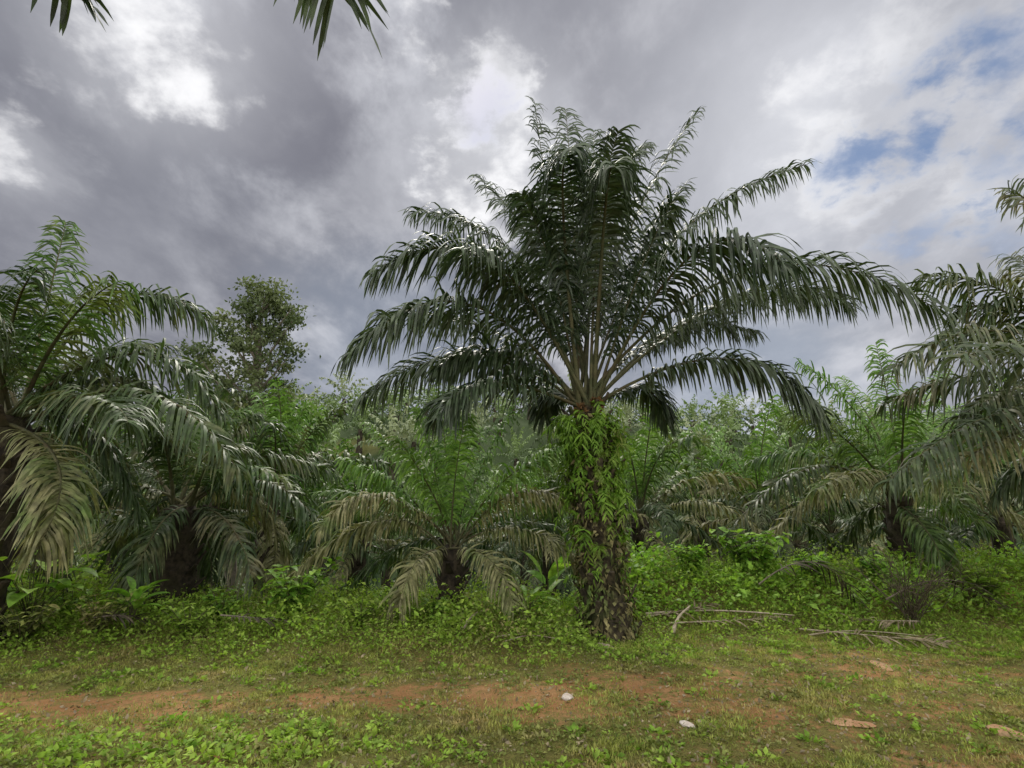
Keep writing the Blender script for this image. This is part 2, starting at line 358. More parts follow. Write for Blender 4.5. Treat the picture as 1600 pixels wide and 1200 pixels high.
custom_palm('short young oil palm with a low spreading crown just left of the tall middle palm',706,862,9.8,[
 (700,740,.3,688,612,.5,'young'),(748,740,.3,804,628,.6,'young'),(652,755,.3,576,662,.6,'young'),(620,785,.3,488,770,.6,'mid'),
 (588,815,-.5,435,920,-.9,'old'),(640,850,.5,530,925,.8,'left'),(656,872,-1.0,622,950,-1.5,'old'),(762,872,-1.0,802,945,-1.6,'old'),
 (820,828,-.4,940,910,-.8,'old'),(808,790,.4,924,780,.8),(778,760,-.6,876,700,-1.4,'young'),(670,760,-.7,620,685,-1.6,'young'),
 (576,795,.9,465,835,1.5,'mid'),(724,755,1,752,670,2,'young'),(818,815,1,910,850,1.6,'left'),(712,740,-.6,730,648,-1.3,'young'),
 (600,775,-.8,500,825,-1.6,'old'),(680,740,-.1,650,640,-.3,'young'),(795,775,-.3,895,785,-.9,'old'),(626,765,-.2,540,720,-.6,'young')],'mid',seed=5,L=.56,n=76,r0=.2,sr=.03,t0=.18,W=.0175,upk=.7)
custom_palm('dark shaded oil palm with stout trunk, second palm from the left edge',285,800,10.0,[
 (360,690,.2,400,650,.5),(405,750,-.4,515,840,-.7),(395,715,.6,520,740,1.0),(350,810,-.8,395,900,-1.3,'right'),
 (220,690,.3,180,640,.6),(190,760,-.4,90,820,-.7),(290,670,.2,300,600,.4,'mid'),(330,690,.6,380,640,1.1,'mid'),(250,820,-.8,205,920,-1.2,'left'),
 (320,830,.8,330,920,1),(200,720,.8,110,730,1.4),(380,770,.9,450,870,1.4,'old'),(260,700,-.8,240,660,-2),(330,720,-1,370,700,-2.2),
 (240,790,.6,150,880,1),(310,700,1.2,330,640,2.4,'mid'),(370,730,-.1,470,770,-.2,'mid')],'left',seed=6,L=.74,n=72,r0=.34,W=.019)
bt=np.array([-1.7,-2.6,3.3]); b=np.array([-1.7,-2.6,float(H(-1.7,-2.6))])
ov=thing('oil_palm','oil palm beside the viewer whose dark leaf tips hang in at the top left','palm',b)
tv,tf=trunk_geo(bt[2]-b[2],.34,.3,(0,0),9,.8); mk('trunk',tv,tf,M['barkdark'],ov,smooth=False)
for i,(Mp,T_) in enumerate([((-1.35,.3,4.95),at(525,-20,2.15)),((-2.45,.2,4.9),at(112,-16,2.3)),
    ((-4,-3,4.6),(-5.6,-3.3,3.6)),((-3.4,-4.4,4.7),(-4.9,-6.2,3.7)),((-1.6,-4.9,4.8),(-1.4,-7,3.6)),((.5,-3.6,4.8),(2.2,-4.6,3.8)),
    ((-1.9,-3.1,5.5),(-2.2,-4.0,7.2)),((-4,-1.8,4.2),(-5.6,-1.2,2.6)),((-3.2,-4,3.6),(-4.2,-5,2))]):
    add_frond(ov,b,bt,Mp,T_,M['main'],n=200 if i<2 else 60,L=(.64,.48)[i] if i<2 else .8,W=.017 if i<2 else .02,seed=900+i,seg=5,droop=.75,spread=-8 if i<2 else 0)
# ---------------------------------------------------------------- library fronds, mid palms
LIB=[]
for e0,e1,Lk in ((84,50,.9),(76,18,1),(64,-8,1),(50,-28,1),(34,-46,1),(14,-58,.95),(-8,-68,.85)):
    s=np.linspace(0,1,40); e=np.radians(e0+(e1-e0)*s**1.25)
    x=np.cumsum(np.cos(e))/40*Lk*4; z=np.cumsum(np.sin(e))/40*Lk*4
    P=np.stack([x,0*x,z],1)
    LIB.append((np.zeros(3),P[int(40*.5)],P[-1],Lk))
protos={}
def lib_frond(i,matk,v=0):
    key=(i,matk,v)
    if key not in protos:
        P0,Mp,T_=LIB[i][:3]
        s,l=frond_geo(P0,Mp,T_,n=46,L=.56 if i<=1 else .7,W=.032,seed=i*7+v,seg=4,droop=1.3,az=0.0,stalk_r=.045,k=4,t0=.18,spread=-5)
        rr=l[2]
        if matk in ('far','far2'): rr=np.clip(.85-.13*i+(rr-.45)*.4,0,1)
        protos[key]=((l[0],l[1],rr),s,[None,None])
    return protos[key]
def mid_palm(label,loc,hh,scale,matk,nf,seed,group=None,r0=.26,name='oil_palm',oldp=.4):
    r=random.Random(seed); t=thing(name,label,'palm',loc,group)
    tv,tf=trunk_geo(max(hh,.4),r0,r0*.85,(0,0),seed,.5); mk('trunk',tv,tf,M['barkdark'],t,smooth=False)
    for i in range(nf):
        f=i/nf; k=min(6,int(f*7)); mm=matk
        fa=matk in('far','far2')
        if k>=3 and not fa: mm='old' if r.random()<oldp*.7 else 'left'
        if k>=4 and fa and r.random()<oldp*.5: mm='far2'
        if k<=1 and not fa: mm='young' if r.random()<.35 and matk!='left' else 'bright' if r.random()<.6 else matk
        pr=lib_frond(k,mm,r.randrange(2))
        if pr[2][0] is None:
            l,s,_=pr; fo=mk('frond',l[0],l[1],M[mm],t,l[2]); so=mk('leaf_stalk',s[0],s[1],M['stalk'],fo); pr[2][0]=fo;pr[2][1]=so
        else:
            fo=pr[2][0].copy(); COL.objects.link(fo); fo.parent=t; so=pr[2][1].copy(); COL.objects.link(so); so.parent=fo
        fo.location=(0,0,hh); sc=scale*r.uniform(.8,1.15)
        fo.scale=(sc,sc,sc); fo.rotation_euler=(r.uniform(-.1,.1),r.uniform(-.16,.12),i*2.39996+r.uniform(-.3,.3))
    return t
MID=[
 (1000,812,15.0,.82,'mid','oil palm with dark trunk seen directly right of the ferny trunk of the tall palm'),
 (1188,812,16.5,.88,'mid','oil palm with drooping olive crown left of the slender-trunked right-hand palm'),
 (862,850,14,.66,'left','low oil palm half hidden behind the trunk of the tall middle palm'),
 (560,845,15,.68,'left','oil palm with arching fronds behind the short young palm, on its left'),
 (425,800,13.5,.88,'left','oil palm in shade behind the dark stout-trunked palm, to its right'),
 (90,800,12.5,.95,'left','oil palm in deep shade behind the palm at the left edge'),
 (1560,810,14.5,.9,'right','oil palm with dusty crown behind the right-hand palms, close to the right edge'),
 (1300,835,19,.75,'left','oil palm in the second row between the two right-hand crowns'),
 (720,860,16.5,.5,'left','small oil palm directly behind the short young palm'),
 (1095,805,21,.9,'mid','oil palm in the third row right of the tall palm'),
 (190,790,17,.95,'left','oil palm in the second row behind the left palms'),
 (330,790,18,.95,'left','oil palm below the leafy broadleaf tree'),
 (523,700,34,1.15,'far','oil palm with visible slender trunk standing taller right of the broadleaf tree'),
 (820,785,27,.95,'mid','oil palm with upright crown in the third row left of the tall trunk'),
 (1480,805,21,.9,'mid','oil palm in the third row behind the slender-trunked right palm'),
 (610,775,30,1.05,'far','oil palm further back above the left fronds of the short young palm'),
 (1235,770,29,1.05,'mid','oil palm further back left of the slender-trunked right palm'),
 (1080,745,40,1.1,'far','oil palm on the lower slope right of the tall palm crown base'),
 (780,735,44,1.1,'far','oil palm on the lower slope just left of the ferny trunk'),
]
for i,(px,py,Yd,sc,mk_,lb) in enumerate(MID):
    c=at(px,py,Yd); g=float(H(c[0],c[1])); hh=max(min(c[2]-g,5.2),.5)
    mid_palm(lb,(c[0],c[1],g-.05),hh,sc,mk_,26,40+i); taken.append((c[0],c[1]))
rr_=random.Random(5); y=17.5; row=0
while y<50:
    x=-.96*y-1+(row%2)*3.3
    while x<.98*y+1:
        X_=x+rr_.uniform(-1.2,1.2); Y_=y+rr_.uniform(-1.2,1.2)
        if all(math.hypot(X_-a,Y_-b)>4.5 for a,b in taken) and not (abs(X_+11)<2.5 and abs(Y_-25)<3):
            g=float(H(X_,Y_))
            hh=rr_.uniform(1.2,2.1)+(1.0 if X_<-.45*Y_ else 0)
            mid_palm('oil palm in the crowded rows between the clearing and the hill',(X_,Y_,g-.05),hh,rr_.uniform(.68,.95),rr_.choice(['far','mid','far2','far'] if Y_>25 else ['mid','left','mid']),18,int(500+X_*7+Y_*31),'oil palms in the crowded rows below the hill')
            taken.append((X_,Y_))
        x+=7.0
    y+=6.4; row+=1
print('mid palms',len(taken))
# ---------------------------------------------------------------- hillside palms
crowns=[]
for v in range(4):
    r=random.Random(v); VV=[];FF=[];RR=[];off=0
    nf=17
    for i in range(nf):
        k=min(6,int(i/nf*7)); P0,Mp,T_=LIB[k][:3]
        s,l=frond_geo(P0,Mp,T_,n=13,L=.55,W=.12,seed=v*50+i,seg=3,droop=1.3,az=0.0,t0=.1)
        a=i*2.39996+r.uniform(-.3,.3); ca,sa=math.cos(a),math.sin(a); R_=np.array([[ca,-sa,0],[sa,ca,0],[0,0,1]])
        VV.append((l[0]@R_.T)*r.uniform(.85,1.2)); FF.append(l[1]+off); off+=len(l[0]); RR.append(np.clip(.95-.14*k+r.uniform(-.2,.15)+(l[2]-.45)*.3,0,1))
    crowns.append((np.concatenate(VV),np.concatenate(FF),np.concatenate(RR)))
tv,tf=trunk_geo(1.9,.32,.28,(0,0),5,.35)
cp=[None]*12; tp=None; cnt=0
row=0; y=53.0
while y<124:
    dx=8.0; x=-int(.74*y/dx)*dx+(row%2)*dx/2
    while x<.90*y+2:
        X_=x+random.uniform(-1.6,1.6); Y_=y+random.uniform(-1.6,1.6)
        g=float(H(X_,Y_))
        if y<70: lb,gp_='oil palm in the lower rows of the hillside','oil palms on the lower hillside'
        elif y<96: lb,gp_='small oil palm in the rows half way up the hillside','oil palms half way up the hillside'
        else: lb,gp_='tiny oil palm in the rows along the top of the hill','oil palms along the hilltop'
        t=thing('oil_palm',lb,'palm',(X_,Y_,g),gp_); s=random.uniform(.85,1.3)
        t.scale=(s,s,s*random.uniform(.85,1.3)); t.rotation_euler=(0,0,random.uniform(0,6.28))
        v=random.randrange(4)+(4 if random.random()<.35 else 0)
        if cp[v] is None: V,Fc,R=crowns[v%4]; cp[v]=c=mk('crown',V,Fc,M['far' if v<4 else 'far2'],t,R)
        else: c=cp[v].copy(); COL.objects.link(c); c.parent=t
        c.location=(0,0,1.9)
        if tp is None: tp=tr=mk('trunk',tv,tf,M['barkdark'],t,smooth=False)
        else: tr=tp.copy(); COL.objects.link(tr); tr.parent=t
        cnt+=1
        x+=dx
    y+=7.6; row+=1
print('hill palms',cnt)
# ---------------------------------------------------------------- broadleaf trees
def tree(label,px,pyt,pyb,Yd,wpx,nclump,leafs,lsz,seed,name='broadleaf_tree',matk='tree',cat='tree',cl=(.16,.34)):
    r=np.random.default_rng(seed)
    T_=at(px,pyt,Yd); B_=at(px,pyb,Yd); g=float(H(T_[0],Yd)); b=np.array([T_[0],Yd,g-.05])
    t=thing(name,label,cat,b); hh=T_[2]-b[2]; wid=wpx/2/F*Yd; ch=T_[2]-B_[2]
    z=np.linspace(0,hh*.93,9); P=np.stack([.22*np.sin(z*.6),.1*np.cos(z*.5)-.1,z],1)
    V,Fc=tube(P,np.linspace(.2,.03,9)*hh/11,7); mk('trunk',V,Fc,M['wood'],t)
    VV=[];FF=[];RR=[];off=0
    for i in range(nclump):
        f=(i+.5)/nclump; zc=(hh-ch)+ch*f; a=i*2.4+r.uniform(-.5,.5)
        rad=wid*(math.sin(PI*(.12+.78*f))**.8)*r.uniform(.25,1.2)
        c=np.array([rad*math.cos(a)+.15*wid*math.sin(f*9),rad*math.sin(a),zc+r.normal(0,.1)])
        s0=np.array([0,0,max(.3*hh,zc-rad*1.0-.3)]); md=(s0+c)/2+np.array([0,0,-.15*rad])
        if i%2==0:
            tt=np.linspace(0,1,6)[:,None]; Pc=(1-tt)**2*s0+2*tt*(1-tt)*md+tt*tt*c
            lv,lf=tube(Pc,np.linspace(.055,.012,6)*hh/11,5); mk('limb',lv,lf,M['wood'],t)
        cr=wid*r.uniform(*cl); n=int(leafs*r.uniform(.4,1.5))
        Pp=c+r.normal(0,1,(n,3))*cr*np.array([.7,.62,.40]); D=r.normal(0,1,(n,3))+np.array([0,0,-.3])
        V,Fc=kites(Pp,D,r.normal(0,1,(n,3)),r.uniform(.6,1.3,n)*lsz,r.uniform(.25,.38,n)*lsz)
        VV.append(V);FF.append(Fc+off);off+=len(V);RR.append(np.full(len(V),np.clip(r.normal(.5,.3),0,1)))
    mk('crown',np.concatenate(VV),np.concatenate(FF),M[matk],t,np.concatenate(RR))
    return t
tree('slender broadleaf tree with airy rounded crown rising above the palms on the left',412,452,735,24.5,150,110,125,.19,3,cl=(.12,.27))
tree('leafy green thicket tree just below the slender broadleaf tree',440,640,820,23,140,40,150,.2,4,'bushy_tree','bright')
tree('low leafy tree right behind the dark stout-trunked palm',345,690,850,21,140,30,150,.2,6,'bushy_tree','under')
# ---------------------------------------------------------------- ground cover
def cover(name,label,cat,matk,nclump,ylo,yhi,per,lsz,hfun,seed,wr=.3,vpow=1.0,spread=1.0,up=0,filt=None):
    r=np.random.default_rng(seed)
    y=ylo+(yhi-ylo)*r.random(nclump)**.85; x=(r.random(nclump)*2-1)*(y*.98+.8)
    pv=veg(x,y) if yhi<15 else np.ones(nclump)
    ok=r.random(nclump)<pv**vpow
    if filt is not None: ok&=r.random(nclump)<filt(x,y)
    ok&=np.hypot(x-base[0],y-base[1])>.42
    x=x[ok];y=y[ok]; hc=hfun(x,y)*r.uniform(.4,1.5,len(x))
    cx=np.repeat(x,per); cy=np.repeat(y,per); h=np.repeat(hc,per); n=len(cx)
    th=r.uniform(0,2*PI,n); R0=(h*.8+.06)*spread; rr=np.sqrt(r.random(n))*R0
    zz=r.random(n)**.7*h*np.sqrt(np.clip(1-(rr/R0)**2*.8,0,1))
    px=cx+rr*np.cos(th); py=cy+rr*np.sin(th)
    P=np.stack([px,py,H(px,py)+zz+.004],1)
    D=np.stack([np.cos(th),np.sin(th),r.uniform(-.3,.9,n)+up],1)+r.normal(0,.45,(n,3))
    Wd=np.stack([-np.sin(th),np.cos(th),0*th],1)+r.normal(0,.5,(n,3))
    s=lsz*r.uniform(.5,1.4,n)*(np.repeat(r.uniform(.6,1.5,len(x)),per))*(1+.5*np.clip((h-.15)/.3,0,1))
    V,Fc=kites(P,D,Wd,s,s*wr,.12)
    rn=np.clip(np.repeat(np.repeat(r.random(len(x)),per)*.65+r.random(n)*.35,4),0,1)
    o=mk(name,V,Fc,M[matk],None,rn); tag(o,label,cat,kind='stuff'); return o
def hver(x,y):
    h=.016+.24*ss(6.8,8.2,y)*ss(1.0,-1,x)+.34*ss(9.2,10.4,y)*ss(.8,2.2,x)+.10*ss(7.8,9,y)
    h=h+.46*np.clip(sines(x,y,1.1,31),0,1)*ss(7.0,7.8,y)*ss(1.5,0,x)+.15*np.clip(sines(x,y,2.3,33),0,1)*ss(8.1,9.3,y)
    return h+.03*(1-ss(5,5.4,y))*ss(-.5,-2,x)
cover('weeds','bright green leafy weeds covering the verge and the bank behind the track','weeds','weed',10500,4,13.5,20,.04,hver,1,vpow=1.8,filt=lambda x,y:.22+.78*np.maximum(ss(6.8,8.0,y),(1-ss(5,5.3,y))*ss(0,-2.5,x)))
cover('dull_weeds','dull olive low weeds scattered through the verge and over the track edges','weeds','weed2',9500,4,13,16,.03,lambda x,y:hver(x,y)*.8,2,vpow=1.0,wr=.24)
cover('bank_creeper','bright yellow-green creepers heaped over the bank right of the tall palm','creeper','broad',1900,9.4,12.6,30,.06,lambda x,y:.28+.6*np.clip(sines(x,y,1.6,35),0,1),8,wr=.34,filt=lambda x,y:ss(.9,2,x)*(.35+.65*ss(7.5,4,x)))
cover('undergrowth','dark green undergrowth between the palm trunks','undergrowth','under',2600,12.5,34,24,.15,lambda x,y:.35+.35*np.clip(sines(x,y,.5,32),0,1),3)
cover('leaf_litter','small brown dead leaves scattered over the track and grass','leaf litter','dead',4200,4,10,3,.032,lambda x,y:.008+0*x,4,vpow=.05,spread=3)
def grass(name,label,n,seed,hm,matk,wm=1.):
    r=np.random.default_rng(seed)
    y=4+9.5*r.random(n)**1.15; x=(r.random(n)*2-1)*(y*.98+.8)
    clump=np.clip(.5+1.0*sines(x,y,4.5,41)+.5*sines(x,y,11,42),.08,1.3)
    ok=(r.random(n)<(.16+.84*veg(x,y))*clump)&(np.hypot(x-base[0],y-base[1])>.4)
    x=x[ok];y=y[ok];clump=clump[ok];n=len(x); th=r.uniform(0,2*PI,n)
    D=np.stack([np.cos(th)*.7,np.sin(th)*.7,r.uniform(.4,1.7,n)],1)
    V,Fc=kites(np.stack([x,y,H(x,y)-.005],1),D,np.stack([-np.sin(th),np.cos(th),0*th],1),hm*r.uniform(.4,1.3,n)*(.5+.5*clump)*(1+1.3*ss(7,9,y)),wm*r.uniform(.002,.0045,n),.1)
    tag(mk(name,V,Fc,M[matk],None,np.repeat(np.clip(r.random(n)*.6+.4*clump/1.3,0,1),4)),label,'grass',kind='stuff')
grass('grass','short green and straw coloured grass growing over the track and verge',430000,51,.05,'grass')
# ---------------------------------------------------------------- individual plants
def plant(name,label,px,py,Yd,nst,hgt,leafL,leafW,seed,matk='broad',upright=.5,cat='plant',pairs=1):
    r=np.random.default_rng(seed); c=at(px,py,Yd); g=float(H(c[0],Yd)); b=np.array([c[0],Yd,g])
    t=thing(name,label,cat,b); VV=[];FF=[];RR=[];off=0;SV=[];SF=[];so=0
    for i in range(nst):
        a=i*2.4+r.uniform(-.4,.4); h=hgt*r.uniform(.5,1.05); sp=(1-upright)*h*r.uniform(.5,1.3)
        o=np.array([math.cos(a),math.sin(a),0])
        tt=np.linspace(0,1,6)[:,None]; P=o*sp*tt**1.6+np.array([0,0,1])*h*tt
        v,f=tube(P,np.linspace(.009,.004,6),4); SV.append(v);SF.append(f+so);so+=len(v)
        for kx in range(pairs):
            p=P[-1] if pairs==1 else P[min(5,1+int(5*kx/pairs))]
            for sgn in ((1,) if pairs==1 else (1,-1)):
                dd=nrm(o+r.normal(0,.25,3)+np.array([0,0,-.2+upright*1.2])) if pairs==1 else nrm(np.array([-o[1],o[0],0])*sgn+o*.4+np.array([0,0,.35])+r.normal(0,.3,3))
                W_=nrm(np.cross(dd,[0,0,1])+r.normal(0,.15,3)); Nn=np.cross(W_,dd); l=leafL*r.uniform(.6,1.2)
                S=7; rows=[]
                for j in range(S+1):
                    q=j/S; wq=leafW*math.sin(PI*min(1,q**.75))**.8*(1 if q<1 else 0)+.001
                    ctr=p+dd*l*q+np.array([0,0,-1])*l*.35*q*q
                    rows+= [ctr-W_*wq+Nn*wq*.35,ctr,ctr+W_*wq+Nn*wq*.35]
                VV.append(np.array(rows)); ff=[]
                for j in range(S):
                    e=off+j*3; ff+=[(e,e+1,e+4,e+3),(e+1,e+2,e+5,e+4)]
                FF.append(np.array(ff)); off+=len(rows); RR.append(np.full(len(rows),r.random()))
    mk('foliage',np.concatenate(VV),np.concatenate(FF),M[matk],t,np.concatenate(RR))
    mk('stems',np.concatenate(SV),np.concatenate(SF),M['stalk'],t)
    return t
PL=[('broad_leaved_plant','clump of big bright broad leaves near the left edge under the palm',48,960,8.2,26,1.0,.42,.12,.4,1),
 ('upright_plant','row of upright yellow-green blades below the stout dark trunk on the left',205,968,8.2,18,.5,.5,.055,.8,1),
 ('leafy_shrub','rounded bright green shrub between the stout trunk and the short young palm',455,970,8.9,36,.9,.18,.055,.45,5),
 ('leafy_shrub','small bright leafy shrub left of the foot of the short young palm',345,975,8.7,20,.65,.15,.045,.5,4),
 ('seedling_plant','upright bright green seedling with narrow leaves just left of the tall palm base',825,972,9.0,34,.45,.5,.045,.6,1),
 ('leafy_shrub','light green leafy shrub at the foot of the short young palm',680,972,8.9,22,.4,.15,.045,.5,4),
 ('banana_plant','small plant with one tall paddle leaf behind the tall palm, on its left',855,940,10.4,6,.7,.8,.1,.9,1),
 ('leafy_shrub','highest bright green bush on top of the bank right of the tall palm',1180,930,10.6,48,.85,.2,.065,.4,5),
 ('leafy_shrub','bright bush on the bank nearest the ferny trunk, on its right',1085,935,10.4,32,.7,.17,.055,.5,4),
 ('leafy_shrub','green bush on the bank below the slender-trunked right palm',1370,930,10.5,34,.65,.17,.055,.5,4),
 ('leafy_shrub','green bush at the right end of the weedy bank',1545,930,10.1,36,.7,.17,.055,.5,4),
 ('leafy_shrub','bushy green weed at the left edge above the track',30,1010,7.7,30,.5,.11,.03,.3,5),
 ('leafy_shrub','bushy weed on the verge to the right of the left edge clump',150,1005,7.9,30,.5,.10,.03,.3,5),
 ('leafy_shrub','bushy weed in the middle of the left verge below the stout trunk',290,1010,7.9,24,.45,.10,.03,.3,5),
 ('leafy_shrub','low weed bush in the verge below the short young palm',560,1005,8.4,22,.4,.11,.03,.3,5),
 ('leafy_shrub','green bush half way along the bank between the two larger right-hand bushes',1275,930,10.4,34,.65,.16,.05,.5,4),
 ('leafy_shrub','bushy weed just right of the rounded shrub on the left verge',610,975,9.0,20,.45,.12,.035,.4,4),
 ('leafy_shrub','bushy green weed right of the big broad leaves on the left',110,965,8.8,28,.6,.13,.04,.4,4)]
for i,p in enumerate(PL):
    plant(p[0],p[1],p[2],p[3],p[4],p[5],p[6],p[7],p[8],300+i,upright=p[9],pairs=p[10],matk='weed2' if i in (11,12) else 'weed' if i in (10,13,14,16) else 'broad')
# ---------------------------------------------------------------- fallen fronds, stalks
def gp(px,py):
    r_=ray(px,py); best=None
    for Yd in np.arange(3.5,13,.02):
        p=np.array([0,0,CAMZ])+r_*(Yd/r_[1])
        if p[2]<=float(H(p[0],p[1])): break
    p[2]=float(H(p[0],p[1])); return p
def fallen(label,a,b,matk,L=.5,n=34,seed=0,bow=.25,lift=.1,z=.12):
    A=gp(*a);B_=gp(*b); o=A.copy(); t=thing('fallen_frond',label,'dead frond',o)
    s,l=frond_geo(A+[0,0,z],(A+B_)/2+[.1,-.15,bow+z*.5],B_+[0,0,z*.5],n=n,L=L,W=.012,seed=seed,seg=4,droop=.35,t0=.15,lift=lift,stalk_r=.02,drop=.25)
    V=l[0]; V[:,2]=np.maximum(V[:,2],H(V[:,0],V[:,1])+z*.5)
    mk('leaflets',V-o,l[1],M[matk],t,l[2]); mk('leaf_stalk',s[0]-o,s[1],M['stalkdead'] if matk=='dead' else M['wood'],t)
fallen('pale dried palm frond lying right of the tall palm base',(1045,985),(1235,970),'dead',.35,30,1,.05,z=.1)
fallen('straw coloured dried frond lying on the grass at the right beyond the soil patch',(1250,990),(1490,1010),'dead',.4,46,2,.03,z=.06)
fallen('dark dead frond arching on the bank with hanging leaflets',(1190,955),(1345,968),'deaddark',.55,40,3,.6,.0,z=.4)
fallen('dark dried frond heaped at the foot of the bank at the right',(1390,975),(1550,965),'deaddark',.55,40,4,.45,z=.35)
fallen('grey brown dried frond in the weeds at the far left of the verge',(140,1005),(235,990),'deaddark',.3,26,5,.15,z=.3)
fallen('brown dried frond in the weeds in front of the bush at the left middle',(340,1000),(450,990),'deaddark',.25,20,6,.1,z=.3)
fallen('short dried frond just left of the tall palm base',(775,1008),(905,982),'dead',.28,20,7,.06,z=.1)
fallen('dried frond tangled on the ground right behind the tall palm base',(1010,975),(1110,950),'dead',.35,26,8,.05,z=.1)
fallen('thin grey frond half buried in grass behind the straw coloured one',(1440,985),(1320,975),'dead',.35,26,10,.05,z=.12)
def stick(label,a,b,r0,z0,z1,name='cut_stalk'):
    A=gp(*a)+[0,0,z0];B_=gp(*b)+[0,0,z1]; tt=np.linspace(0,1,8)[:,None]; P=A+(B_-A)*tt+np.array([0,0,1])*.05*np.sin(tt*PI)+np.array([0,.06,0])*np.sin(tt*5)
    V,Fc=tube(P-A,r0*np.array([1.5,1.2,1,.9,.8,.75,.7,.5]),7,.6)
    k=len(V)-7; o=mk(name,V,[tuple(int(i) for i in q) for q in Fc]+[tuple(range(6,-1,-1)),tuple(range(k,k+7))],M['stalkdead']); o.location=A
    tag(o,label,'cut stalk')
stick('long pale cut frond stalk lying on the bank right of the tall palm',(1010,972),(1240,976),.024,.12,.14)
stick('short pale cut stalk sticking up beside the tall palm base',(1052,995),(1078,968),.024,.05,.2)
stick('pale cut stalk leaning in the weeds left of the tall palm base',(722,995),(760,980),.025,.1,.25)
stick('thin grey stick lying in the grass in front of the dried fronds',(1265,1000),(1440,1000),.012,.06,.06)
stick('short grey stick lying left of the tall palm base',(790,1016),(880,1012),.012,.1,.1)
c=gp(1425,975); t=thing('twig_shrub','bare brown twiggy shrub standing on the right-hand bank','dead shrub',c)
VV=[];FF=[];off=0
for i in range(60):
    a=rng.uniform(0,6.28); h=rng.uniform(.4,1.15); sp=rng.uniform(.1,1.1); tt=np.linspace(0,1,5)[:,None]
    P=np.array([math.cos(a),math.sin(a),0])*sp*tt**1.3+np.array([0,0,h])*tt+rng.normal(0,.04,(5,3))
    v,f=tube(P,np.linspace(.008,.003,5),3); VV.append(v);FF.append(f+off);off+=len(v)
    for q in range(2):
        s_=P[2+q]; e_=s_+rng.normal(0,.16,3)+np.array([0,0,.15]); v,f=tube(np.linspace(s_,e_,4)+rng.normal(0,.01,(4,3)),np.linspace(.005,.002,4),3); VV.append(v);FF.append(f+off);off+=len(v)
mk('branches',np.concatenate(VV),np.concatenate(FF),M['deaddark'],t,np.full(off,.9))
def rock(label,px,py,sx,sy,sz,seed,matk,name='stone',cat='stone'):
    import bmesh
    bm=bmesh.new(); bmesh.ops.create_icosphere(bm,subdivisions=3,radius=1); r=np.random.default_rng(seed)
    ks=r.normal(0,2.4,(8,3)); ph=r.uniform(0,6,8)
    for v in bm.verts:
        d=1+.11*sum(math.sin(float(np.dot(ks[i],v.co))+ph[i]) for i in range(8)); v.co=Vector((v.co.x*sx*d,v.co.y*sy*d,v.co.z*sz*d))
    me=bpy.data.meshes.new(name); bm.to_mesh(me); bm.free(); me.materials.append(M[matk]); o=bpy.data.objects.new(name,me); COL.objects.link(o)
    p=gp(px,py); o.location=p+np.array([0,0,sz*.3]); o.rotation_euler=(0,0,r.uniform(0,3)); tag(o,label,cat)
rock('pale rounded stone on the grass below the tall palm',888,1092,.06,.045,.03,1,'stone')
rock('pinkish flat stone nearer the bottom of the photo, right of centre',1074,1136,.06,.045,.022,2,'stone')
rock('flat brown slab of cut trunk leaning at the foot of the tall palm',945,1014,.18,.1,.05,3,'stalkdead','bark_slab','bark slab')
rock('low red clay lump in the bare patch at the lower right',1335,1132,.16,.1,.014,4,'redclay','clay_lump','clay')
rock('low red clay lump at the bottom right edge',1585,1150,.15,.1,.014,5,'redclay','clay_lump','clay')
rock('long red clay lump in the worn grass beyond the lower right patch',1380,1042,.22,.1,.014,6,'redclay','clay_lump','clay')
rock('dark scrap of sheeting lying by the foot of the tall palm, to its right',1035,1024,.2,.07,.012,7,'plastic','dark_sheet_scrap','sheeting')
# ---------------------------------------------------------------- world
w=bpy.data.worlds.new('World'); scn.world=w; w.use_nodes=True; nt=w.node_tree; nt.nodes.clear()
tc=N(nt,'ShaderNodeTexCoord'); G=tc.outputs['Generated']
sep=N(nt,'ShaderNodeSeparateXYZ'); nt.links.new(G,sep.inputs[0])
def mth(op,a,b=None,c=None):
    n=N(nt,'ShaderNodeMath',operation=op)
    for i,v in enumerate((a,b,c)):
        if v is None: continue
        if hasattr(v,'is_output'): nt.links.new(v,n.inputs[i])
        else: n.inputs[i].default_value=v
    return n.outputs[0]
zz=mth('ADD',mth('MAXIMUM',sep.outputs[2],0.0),.32)
cb=N(nt,'ShaderNodeCombineXYZ'); nt.links.new(mth('DIVIDE',sep.outputs[0],zz),cb.inputs[0]); nt.links.new(mth('DIVIDE',sep.outputs[1],zz),cb.inputs[1])
PV=cb.outputs[0]
mp=N(nt,'ShaderNodeMapping'); nt.links.new(PV,mp.inputs[0]); mp.inputs['Rotation'].default_value=(0,0,math.radians(35)); mp.inputs['Scale'].default_value=(1.0,.7,1); PR=mp.outputs[0]
n1=noise(nt,PR,1.9,7,.58,.2); n2=noise(nt,PR,4.2,8,.6,.15); n4=noise(nt,PV,7.5,8,.58,.1)
nn=mth('ADD',mth('MULTIPLY',n1,.45),mth('MULTIPLY',n2,.55))
cloud=mixc(nt,maprange(nt,nn,.40,.60),(.19,.195,.235),(.64,.65,.70))
nrmn=N(nt,'ShaderNodeVectorMath',operation='NORMALIZE'); nt.links.new(G,nrmn.inputs[0])
def blob(px,py,rin,rout,na=.12,src=None):
    d=ray(px,py); d=d/np.linalg.norm(d)
    vm=N(nt,'ShaderNodeVectorMath',operation='DOT_PRODUCT')
    nt.links.new(nrmn.outputs[0],vm.inputs[0]); vm.inputs[1].default_value=d
    ang=mth('ARCCOSINE',mth('MINIMUM',vm.outputs['Value'],.99999))
    ang=mth('ADD',ang,mth('MULTIPLY',mth('SUBTRACT',src or n2,.5),na*4))
    return maprange(nt,ang,math.radians(rin),math.radians(rout),1,0)
